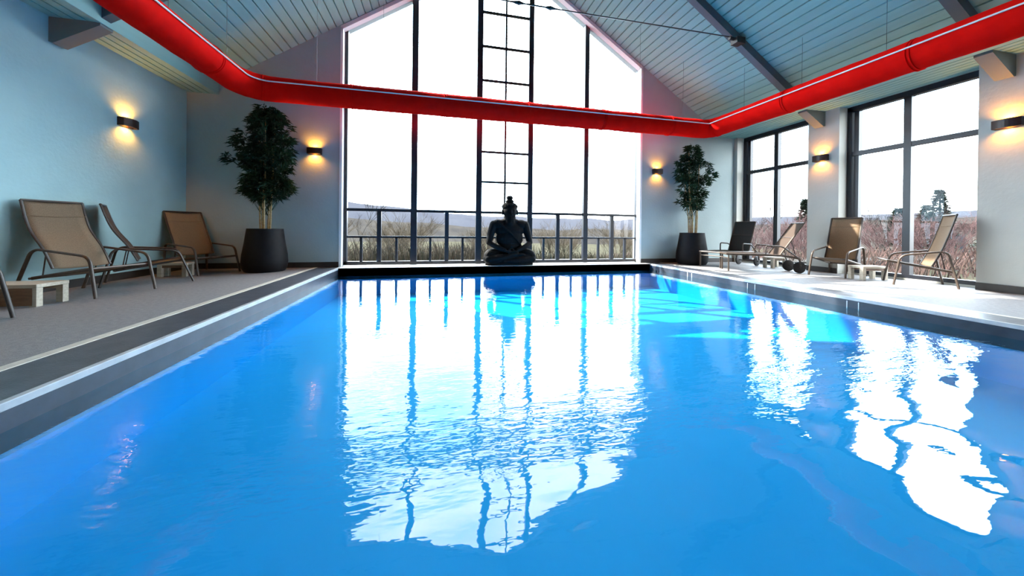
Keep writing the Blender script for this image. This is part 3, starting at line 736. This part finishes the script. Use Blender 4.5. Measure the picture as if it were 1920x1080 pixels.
# ------------------------------------------------------------------ potted plants
def potted(name, cx_, cy_, label, pot_h, rt_, rb_, crown, top_z, seed, nclus, lean=0.0):
    rt = empty(name, (cx_, cy_, 0)); tag(rt, label, 'potted plant', 'bamboo plants in dark planters')
    pr = [(rb_ * .86, 0), (rb_ * .97, .06), (rb_, .16), (rb_ * .97, .28), (rb_ * .88, .45), (rt_ * 1.03, pot_h - .06), (rt_, pot_h), (rt_ - .03, pot_h), (rt_ - .035, pot_h - .05), (0.0, pot_h - .05)]
    MB().lathe(pr, n=40).build('planter', M['pot'], rt, True)
    MB().lathe([(0, pot_h - .08), (rt_ - .036, pot_h - .08), (rt_ - .04, pot_h - .035), (0, pot_h - .03)], n=24).build('soil', M['soil'], rt, True)
    rnd = random.Random(seed)
    tips = []
    ncane = 6
    for k in range(ncane):
        a = 2 * pi * k / ncane + rnd.uniform(-.3, .3); r1 = rnd.uniform(.04, .10)
        x0, y0 = r1 * cos(a), r1 * sin(a)
        x1, y1 = x0 * 2.0 + rnd.uniform(-.05, .05) + lean, y0 * 1.6 + rnd.uniform(-.05, .05)
        zt = pot_h + (top_z - pot_h) * rnd.uniform(.75, .95)
        pts = smooth_path([(x0, y0, pot_h - .06), (x0 * 1.2, y0 * 1.2, pot_h + .35), (x1 * .8, y1 * .8, (pot_h + zt) / 2), (x1, y1, zt)], 6)
        n = len(pts); radii = [.016 - .011 * i / (n - 1) for i in range(n)]
        # node rings
        radii = [r * (1.18 if i % 3 == 0 else 1) for i, r in enumerate(radii)]
        MB().tube(pts, 0, 8, radii=radii).build('cane', M['cane'], rt, True)
        tips.append(pts)
    # crown: sprays of leaves around leafy branch tips filling an irregular crown
    lv = MB(); br = MB(); ymax = YF - cy_ - .015
    def leaf(p, d, L_, W_):
        d = d.normalized(); s = d.cross(Vector((0, 0, 1)));
        if s.length < .1: s = Vector((1, 0, 0))
        s.normalize(); u = s.cross(d)
        s = (s + u * rnd.uniform(-.8, .8)).normalized()
        q1 = p + d * L_ * .35 + s * W_ + u * .004; q2 = p + d * L_ * .35 - s * W_ + u * .004; e = p + d * L_ + Vector((0, 0, -.25 * L_))
        for v in (p, q1, q2, e): v.y = min(v.y, ymax)
        lv.add([p, q1, e, q2], [(0, 1, 2), (0, 2, 3)])
    for _ in range(nclus):
        t = rnd.random()
        z = crown[0] + (top_z - crown[0]) * t
        wmax = 0
        for (z_, w_) in crown[1]:
            pass
        zs = crown[1]
        for i in range(len(zs) - 1):
            if zs[i][0] <= z <= zs[i + 1][0]:
                f_ = (z - zs[i][0]) / (zs[i + 1][0] - zs[i][0]); wmax = zs[i][1] + f_ * (zs[i + 1][1] - zs[i][1])
        a = rnd.uniform(0, 2 * pi); r = wmax * (rnd.random() ** .55) * (0.82 + .25 * sin(a * 3 + z * 5))
        c0 = Vector((r * cos(a) + lean, r * sin(a) * .72, z))
        c0.y = min(c0.y, ymax - .04)
        cane = tips[rnd.randrange(ncane)]
        st = min(cane, key=lambda p: abs(p.z - (z - .22 - r * .5)))
        br.tube([st, st.lerp(c0, .5) + Vector((0, 0, .03)), c0], .0035, 4, caps=False)
        outd = Vector((cos(a), sin(a), rnd.uniform(-.1, .5)))
        for q_ in range(rnd.randint(16, 24)):
            d = outd * .9 + Vector((rnd.uniform(-1, 1), rnd.uniform(-1, 1), rnd.uniform(-.7, .6)))
            p = c0 + Vector((rnd.uniform(-.05, .05), rnd.uniform(-.05, .05), rnd.uniform(-.05, .05)))
            leaf(p, d, rnd.uniform(.07, .125), rnd.uniform(.011, .018))
    br.build('branches', M['leaf'], rt)
    lv.build('foliage', M['leaf'], rt)
    return rt
potted('potted_bamboo', -2.77, 6.24, 'tall dense dark green bamboo in a dark planter, left of the gable window', .70, .25, .32,
       (1.22, [(1.22, .24), (1.36, .46), (1.50, .28), (1.62, .36), (1.78, .58), (1.95, .50), (2.12, .56), (2.22, .44), (2.42, .40), (2.56, .22), (2.66, .12)]), 2.66, 3, 330)
potted('potted_bamboo', 5.57, 6.33, 'slimmer looser green bamboo in a dark planter, right of the gable window', .70, .25, .325,
       (1.24, [(1.24, .20), (1.40, .40), (1.52, .30), (1.62, .46), (1.80, .38), (1.95, .52), (2.12, .38), (2.3, .36), (2.45, .26), (2.62, .10)]), 2.62, 8, 170)

# ------------------------------------------------------------------ seated statue
def ellip(mb, c0, r, rot=None, n=16):
    vs_ = []; fs = []
    for i in range(n + 1):
        ph = pi * i / n
        for j in range(n * 2):
            th = pi * j / n
            p = Vector((r[0] * sin(ph) * cos(th), r[1] * sin(ph) * sin(th), r[2] * cos(ph)))
            if rot: p = rot @ p
            vs_.append(Vector(c0) + p)
    m_ = n * 2
    for i in range(n):
        for j in range(m_): fs.append((i * m_ + j, i * m_ + (j + 1) % m_, (i + 1) * m_ + (j + 1) % m_, (i + 1) * m_ + j))
    mb.add(vs_, fs)
def limb(mb, pts, radii): 
    P = smooth_path(pts, 5); k = len(P); n0 = len(pts) - 1
    rr = []
    for i in range(k):
        t = i / (k - 1) * n0; a = min(int(t), n0 - 1); rr.append(radii[a] + (radii[a + 1] - radii[a]) * (t - a))
    mb.tube(P, 0, 12, radii=rr)
    ellip(mb, P[0], (rr[0],) * 3, n=8); ellip(mb, P[-1], (rr[-1],) * 3, n=8)
st = empty('seated_statue', (1.455, 6.62, 0.004))
tag(st, 'dark seated meditating statue with topknot on the ledge before the gable window', 'statue')
bd = MB()
ZS = 1.0
# base / crossed legs (front is -y)
ellip(bd, (0, .0, .13), (.42, .17, .13)); ellip(bd, (-.33, -.01, .13), (.22, .16, .125)); ellip(bd, (.33, -.01, .13), (.22, .16, .125))
limb(bd, [(-.14, .08, .26), (-.40, -.02, .22), (-.46, -.06, .15)], [.12, .11, .09])
limb(bd, [(.14, .08, .26), (.40, -.02, .22), (.46, -.06, .15)], [.12, .11, .09])
limb(bd, [(-.45, -.09, .13), (-.15, -.13, .17), (.12, -.12, .23)], [.085, .07, .05])
limb(bd, [(.45, -.09, .12), (.15, -.14, .10), (-.12, -.14, .10)], [.085, .075, .05])
# torso
ellip(bd, (0, .03, .36), (.27, .13, .16)); ellip(bd, (0, .03, .55), (.285, .13, .24)); ellip(bd, (0, .03, .72), (.31, .125, .19))
ellip(bd, (-.23, .03, .83), (.15, .10, .10)); ellip(bd, (.23, .03, .83), (.15, .10, .10)); ellip(bd, (0, .03, .885), (.22, .095, .075))
# neck, head
limb(bd, [(0, .03, .86), (0, .02, 1.00)], [.135, .12])
ellip(bd, (0, .01, 1.09), (.142, .130, .155)); ellip(bd, (0, .0, 1.02), (.115, .11, .085)); ellip(bd, (0, .03, 1.17), (.148, .135, .10))
# jaw, nose, brow, lips
ellip(bd, (0, -.118, 1.085), (.017, .022, .04)); ellip(bd, (0, -.112, 1.025), (.036, .014, .010)); ellip(bd, (0, -.11, 1.010), (.030, .014, .008))
ellip(bd, (-.05, -.100, 1.118), (.034, .016, .009)); ellip(bd, (.05, -.100, 1.118), (.034, .016, .009))
ellip(bd, (-.05, -.098, 1.098), (.026, .016, .012)); ellip(bd, (.05, -.098, 1.098), (.026, .016, .012))
# arms to the lap
for s in (-1, 1):
    limb(bd, [(s * .33, .03, .82), (s * .385, .03, .64), (s * .425, .0, .46)], [.088, .078, .062])
    limb(bd, [(s * .425, .0, .46), (s * .31, -.09, .385), (s * .13, -.15, .31)], [.06, .052, .040])
    ellip(bd, (s * .06, -.165, .285), (.085, .045, .026))
    for k in range(4):
        limb(bd, [(s * .02, -.135 - .018 * k, .29), (-s * .05, -.14 - .018 * k, .283), (-s * (.10 - .008 * abs(k - 1.5)), -.14 - .018 * k, .285)], [.0125, .012, .010])
    limb(bd, [(s * .07, -.17, .30), (s * .03, -.18, .33), (s * .006, -.175, .338)], [.014, .0125, .011])
    # long ears
    ellip(bd, (s * .156, .01, 1.075), (.018, .032, .066))
    # feet
    ellip(bd, (s * .20, -.13, .19 + .03 * s), (.10, .04, .03))
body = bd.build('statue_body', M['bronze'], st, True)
rm = body.modifiers.new('fuse', 'REMESH'); rm.mode = 'VOXEL'; rm.voxel_size = 0.009; rm.use_smooth_shade = True
sm = body.modifiers.new('soft', 'SMOOTH'); sm.iterations = 3; sm.factor = .5
hr = MB()
ellip(hr, (0, .035, 1.175), (.158, .142, .105))
for k in range(90):
    ga = k * 2.399963; zz = 1 - (k + .5) / 90 * 0.92
    rr_ = sqrt(1 - zz * zz)
    p = Vector((.158 * rr_ * cos(ga), .035 + .142 * rr_ * sin(ga), 1.175 + .105 * zz))
    if p.y < -.06 and p.z < 1.2: continue
    ellip(hr, p, (.016, .016, .014), n=5)
ellip(hr, (0, .03, 1.30), (.085, .08, .05)); ellip(hr, (0, .03, 1.365), (.062, .06, .052))
for k in range(26):
    ga = k * 2.4; zz = 1 - (k + .5) / 26 * 1.1; rr_ = sqrt(max(0, 1 - zz * zz))
    ellip(hr, (.062 * rr_ * cos(ga), .03 + .06 * rr_ * sin(ga), 1.365 + .052 * zz), (.013, .013, .011), n=5)
hr.build('curled_hair', M['bronze'], st, True)
rb = MB()
# sash over one shoulder and robe hem round the base
Pn = smooth_path([(-.28, -.07, .90), (-.10, -.115, .74), (.10, -.11, .55), (.22, -.07, .40)], 6)
rb.tube(Pn, .02, 8, flat=(1, .5)); Pn = smooth_path([(-.28, .11, .89), (-.08, .155, .72), (.12, .16, .54), (.22, .12, .40)], 6)
rb.tube(Pn, .02, 8, flat=(1, .5))
rb.build('robe_sash', M['bronze'], st, True)
bs_ = MB().lathe([(0, 0), (1, 0), (1.0, .04), (.97, .05), (0, .05)], 0, 0, 48).build('plinth', M['bronze'], st, True)
bs_.scale = (.50, .155, 1)

# ------------------------------------------------------------------ outside
terr = MB().box(-14, 22, 7.0, 8.2, -.25, -.06).box(7.42, 9.0, -8, 7.0, -.25, -.06)
struct(terr.build('terrace', M['terrace']))
def gz(x, y):
    d = max(0.0, y - 8.2) if y > 8.2 else 0
    dx = max(0.0, x - 9.0)
    a = -0.10 * d if d < 30 else -3.0 - (d - 30) * .02
    if y < 9: a = 0
    bsl = -0.02 * min(dx, 60)
    return -.2 + max(a, -7.0) + bsl + noise.noise(Vector((x * .15, y * .15, 0))) * .25
def terrain(name, x0, x1, y0, y1, nx, ny, fn, material, label, kind='structure'):
    vs_ = [(x0 + (x1 - x0) * i / nx, y0 + (y1 - y0) * j / ny, 0) for j in range(ny + 1) for i in range(nx + 1)]
    vs_ = [(x, y, fn(x, y)) for x, y, _ in vs_]
    fs = [(j * (nx + 1) + i, j * (nx + 1) + i + 1, (j + 1) * (nx + 1) + i + 1, (j + 1) * (nx + 1) + i) for j in range(ny) for i in range(nx)]
    o = MB().add(vs_, fs).build(name, material, None, True); o['kind'] = 'structure'; return o
def gfn(x, y):
    return gz(x, y) - (3.0 if (y < 7.9 and x < 8.3) else 0)
terrain('ground', -70, 120, -40, 160, 120, 120, gfn, M['ground'], '')
def ridge(name, pts, depth, base, material, seed):
    # pts: list of (x, y, top z); a wooded ridge rising behind
    P = smooth_path(pts, 10); vs_ = []; n = len(P); rows = 8
    cen = Vector((0, 0, 0))
    for i, p in enumerate(P):
        out = Vector((p.x, p.y, 0)).normalized()
        for r in range(rows + 1):
            t = r / rows
            z = base + (p.z - base) * sin(t * pi / 2) + noise.noise(Vector((i * .35 + seed, r * .6, 0))) * .02 * (p.z - base) * 4 * t
            q_ = Vector((p.x, p.y, 0)) - out * depth * (1 - t); vs_.append((q_.x, q_.y, z))
        q_ = Vector((p.x, p.y, 0)) + out * depth * .6; vs_.append((q_.x, q_.y, base))
    m_ = rows + 2
    fs = [(i * m_ + r, (i + 1) * m_ + r, (i + 1) * m_ + r + 1, i * m_ + r + 1) for i in range(n - 1) for r in range(m_ - 1)]
    o = MB().add(vs_, fs).build(name, material, None, True); return o
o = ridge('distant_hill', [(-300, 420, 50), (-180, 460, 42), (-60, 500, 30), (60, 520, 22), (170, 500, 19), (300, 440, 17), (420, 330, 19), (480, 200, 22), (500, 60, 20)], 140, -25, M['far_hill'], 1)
tag(o, 'hazy long distant wooded hill range along the horizon', 'hill', kind='structure')
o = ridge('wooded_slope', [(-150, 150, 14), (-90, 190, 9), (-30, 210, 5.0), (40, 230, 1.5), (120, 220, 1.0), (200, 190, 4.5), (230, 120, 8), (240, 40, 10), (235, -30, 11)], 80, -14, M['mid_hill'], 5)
tag(o, 'darker wooded valley slope below the distant hill range', 'hill', kind='structure')

def shrub_mesh(nm, mt, seed, h, r, nst, kids=5, th=.006):
    rnd = random.Random(seed); mb = MB()
    def stick(a, b_2, t0, t1):
        d = (b_2 - a); s = d.cross(Vector((rnd.uniform(-1, 1), rnd.uniform(-1, 1), .2))).normalized(); s2 = d.cross(s).normalized()
        P = [a + s * t0, a - s * .5 * t0 + s2 * .87 * t0, a - s * .5 * t0 - s2 * .87 * t0]
        Q = [b_2 + s * t1, b_2 - s * .5 * t1 + s2 * .87 * t1, b_2 - s * .5 * t1 - s2 * .87 * t1]
        mb.add(P + Q, [(0, 1, 4, 3), (1, 2, 5, 4), (2, 0, 3, 5)])
    def grow(p, d, L_, t, lv):
        e = p + d * L_; mid = p.lerp(e, .5) + Vector((rnd.uniform(-1, 1), rnd.uniform(-1, 1), rnd.uniform(-.5, .5))) * L_ * .08
        stick(p, mid, t, t * .8); stick(mid, e, t * .8, t * .6)
        if lv:
            for _ in range(kids):
                f_ = rnd.uniform(.35, 1); q_ = p.lerp(e, f_)
                dd = (d + Vector((rnd.uniform(-1, 1), rnd.uniform(-1, 1), rnd.uniform(-.2, .9))) * .75).normalized()
                grow(q_, dd, L_ * rnd.uniform(.38, .62), t * .6, lv - 1)
    for k in range(nst):
        a = rnd.uniform(0, 2 * pi); rr_ = rnd.uniform(0, .35) * r
        d = Vector((cos(a) * rnd.uniform(.1, .8), sin(a) * rnd.uniform(.1, .8), 1)).normalized()
        grow(Vector((rr_ * cos(a), rr_ * sin(a), 0)), d, h * rnd.uniform(.5, .75), th, 3)
    me = mb.build(nm, mt); return me
def place_copies(first, spots, labels, cat, group):
    for i, (x, y, s, rz) in enumerate(spots):
        o = first if i == 0 else first.copy()
        if i: col.objects.link(o)
        o.location = (x, y, gz(x, y) - .05); o.scale = (s, s, s); o.rotation_euler = (0, 0, rz)
        o['label'] = labels[i % len(labels)]; o['category'] = cat; o['group'] = group
sh1 = shrub_mesh('bare_shrub', M['twig_tan'], 1, 2.2, 1.2, 16, 5, .011)
place_copies(sh1, [(-3.9, 12.0, .85, 0), (-1.0, 11.6, .75, 1), (1.9, 12.2, .72, 2.2), (4.8, 12.4, .72, 3), (7.7, 13.2, .82, 4), (-6.8, 15.6, 1.1, 5), (-1.2, 15.4, .95, .6), (2.6, 16.6, .95, 1.4), (6.4, 17.2, 1.0, 2), (-2.6, 19.4, 1.1, 3.3), (10.4, 17.2, 1.0, 4.1)],
             ['bare tan winter shrub on the slope beyond the gable window'], 'shrub', 'bare shrubs beyond the gable window')
sh2 = shrub_mesh('bare_shrub', M['twig_pink'], 7, 2.0, 1.3, 20, 5, .010)
place_copies(sh2, [(11.6, 11.6, .95, 0), (11.2, 8.2, .85, 1.3), (14.2, 9.8, .95, 2.1), (14.0, 6.6, .85, 3.4), (15.2, 13.2, 1.05, 4.4), (17.6, 9.6, 1.0, 3.1)],
             ['bare pinkish-brown shrub beyond the right-hand windows'], 'shrub', 'pinkish shrubs beyond the right windows')
sh3 = shrub_mesh('bare_tree', M['bark'], 21, 4.6, 1.0, 3, 6, .022)
place_copies(sh3, [(17.5, 15.0, .85, 0), (21.6, 11.2, .8, 1.2), (-4.0, 16.4, .80, 2.1), (33.0, 17.6, 1.1, 4)],
             ['bare tree seen through the farther right window, left pane', 'bare tree rising behind the pines in the nearer right window', 'bare tree rising above the shrubs in the leftmost gable bay', 'bare tree beside the mullion of the nearer right window'], 'tree', 'bare trees outside')
def thicket(nm, mt, seed, n, xr, yr, hh, label, test=lambda x, y: True):
    rnd = random.Random(seed); mb = MB()
    for _ in range(n):
        x = rnd.uniform(*xr); y = rnd.uniform(*yr)
        if not test(x, y): continue
        z = gz(x, y) - .03; dist = sqrt(x * x + y * y)
        h = rnd.uniform(.4, 1) * hh * (0.6 + .6 * noise.noise(Vector((x * .5, y * .5, seed))) + .3)
        wd = .006 + .0009 * dist; a = rnd.uniform(0, pi)
        dx, dy = cos(a) * wd, sin(a) * wd; lx, ly = rnd.uniform(-.35, .35) * h, rnd.uniform(-.35, .35) * h
        mb.add([(x - dx, y - dy, z), (x + dx, y + dy, z), (x + lx * .5 + dy * .7, y + ly * .5 + dx * .7, z + h * .6), (x + lx, y + ly, z + h)], [(0, 1, 2), (0, 2, 3)])
        mb.add([(x + lx * .4, y + ly * .4, z + h * .5), (x + lx * .4 + dx, y + ly * .4 + dy, z + h * .52), (x - lx, y - ly * .6, z + h * .95)], [(0, 1, 2)])
    o = mb.build(nm, mt); tag(o, label, 'undergrowth', kind='stuff'); return o
M['weed_a'] = mat('dry_stems', (0.050, 0.040, 0.028), 1.0, nscale=1.3, c2=(0.016, 0.018, 0.013), spec=0.0, detail=8)
M['weed_b'] = mat('pale_stems', (0.075, 0.060, 0.044), 1.0, nscale=2.3, c2=(0.022, 0.020, 0.018), spec=0.0, detail=8)
M['weed_c'] = mat('pinkish_stems', (0.085, 0.052, 0.046), 1.0, nscale=1.7, c2=(0.030, 0.024, 0.020), spec=0.0, detail=8)
thicket('undergrowth', M['weed_a'], 1, 16000, (-9, 13), (8.6, 30), .55, 'tangled brown winter undergrowth covering the slope beyond the gable window')
thicket('undergrowth', M['weed_b'], 2, 6000, (-9, 2.5), (9.0, 17), .85, 'paler dry stems standing among the undergrowth left of the statue')
thicket('undergrowth', M['weed_c'], 3, 12000, (9.4, 26), (5.0, 22), .75, 'reddish dry undergrowth beyond the right-hand windows', lambda x, y: y > 8.6 or x > 9.4)
def pine(x, y, h, seed, label):
    rnd = random.Random(seed); rt = empty('pine_tree', (x, y, gz(x, y))); tag(rt, label, 'tree', 'pines beyond the right windows')
    MB().tube([(0, 0, 0), (.05, 0, h * .5), (0, 0, h)], 0, 8, radii=[.13, .08, .02]).build('trunk', M['bark'], rt, True)
    mb = MB()
    for k in range(1300):
        t = rnd.random() ** .8; z = h * (.22 + .78 * t); r = (1 - t) * h * (.32 if seed in (1, 5) else .2) * (0.9 + .22 * sin(z * 13 + seed)) + .04
        a = rnd.uniform(0, 2 * pi); q_ = rnd.random() ** .5 * r
        p = Vector((q_ * cos(a), q_ * sin(a), z - q_ * .25)); d = Vector((cos(a), sin(a), rnd.uniform(-.4, .4))).normalized() * rnd.uniform(.18, .34)
        s = d.cross(Vector((rnd.uniform(-1, 1), rnd.uniform(-1, 1), 1))).normalized() * .05
        mb.add([p - s, p + s, p + d], [(0, 1, 2)])
    mb.build('needles', M['pine'], rt)
pine(24.5, 12.9, 3.1, 1, 'rounded dark pine left of the mullion in the nearer right window')
pine(27.5, 12.8, 4.2, 2, 'tall narrow pine just right of the mullion in the nearer right window')
pine(22.5, 8.8, 2.9, 3, 'dark pine at the right side of the nearer right window')
pine(18.0, 12.9, 3.3, 4, 'pine half hidden by the pillar in the farther right window')
pine(29.5, 14.3, 3.6, 5, 'smaller pine hard against the mullion in the nearer right window')
ob = empty('garden_pavilion', (32.0, 13.6, -1.25), .1)
tag(ob, 'low stone outbuilding with flat dark roof beyond the nearer right window', 'building')
MB().box(-1.8, 1.8, -1.9, 1.9, 0, 2.35).build('wall', M['stone'], ob)
MB().box(-2.1, 2.1, -2.2, 2.2, 2.36, 2.6).build('roof', M['bark'], ob)
for yy in (-1.2, 0, 1.2): MB().box(-1.83, -1.79, yy - .38, yy + .38, .8, 1.95).build('window', M['frame'], ob)
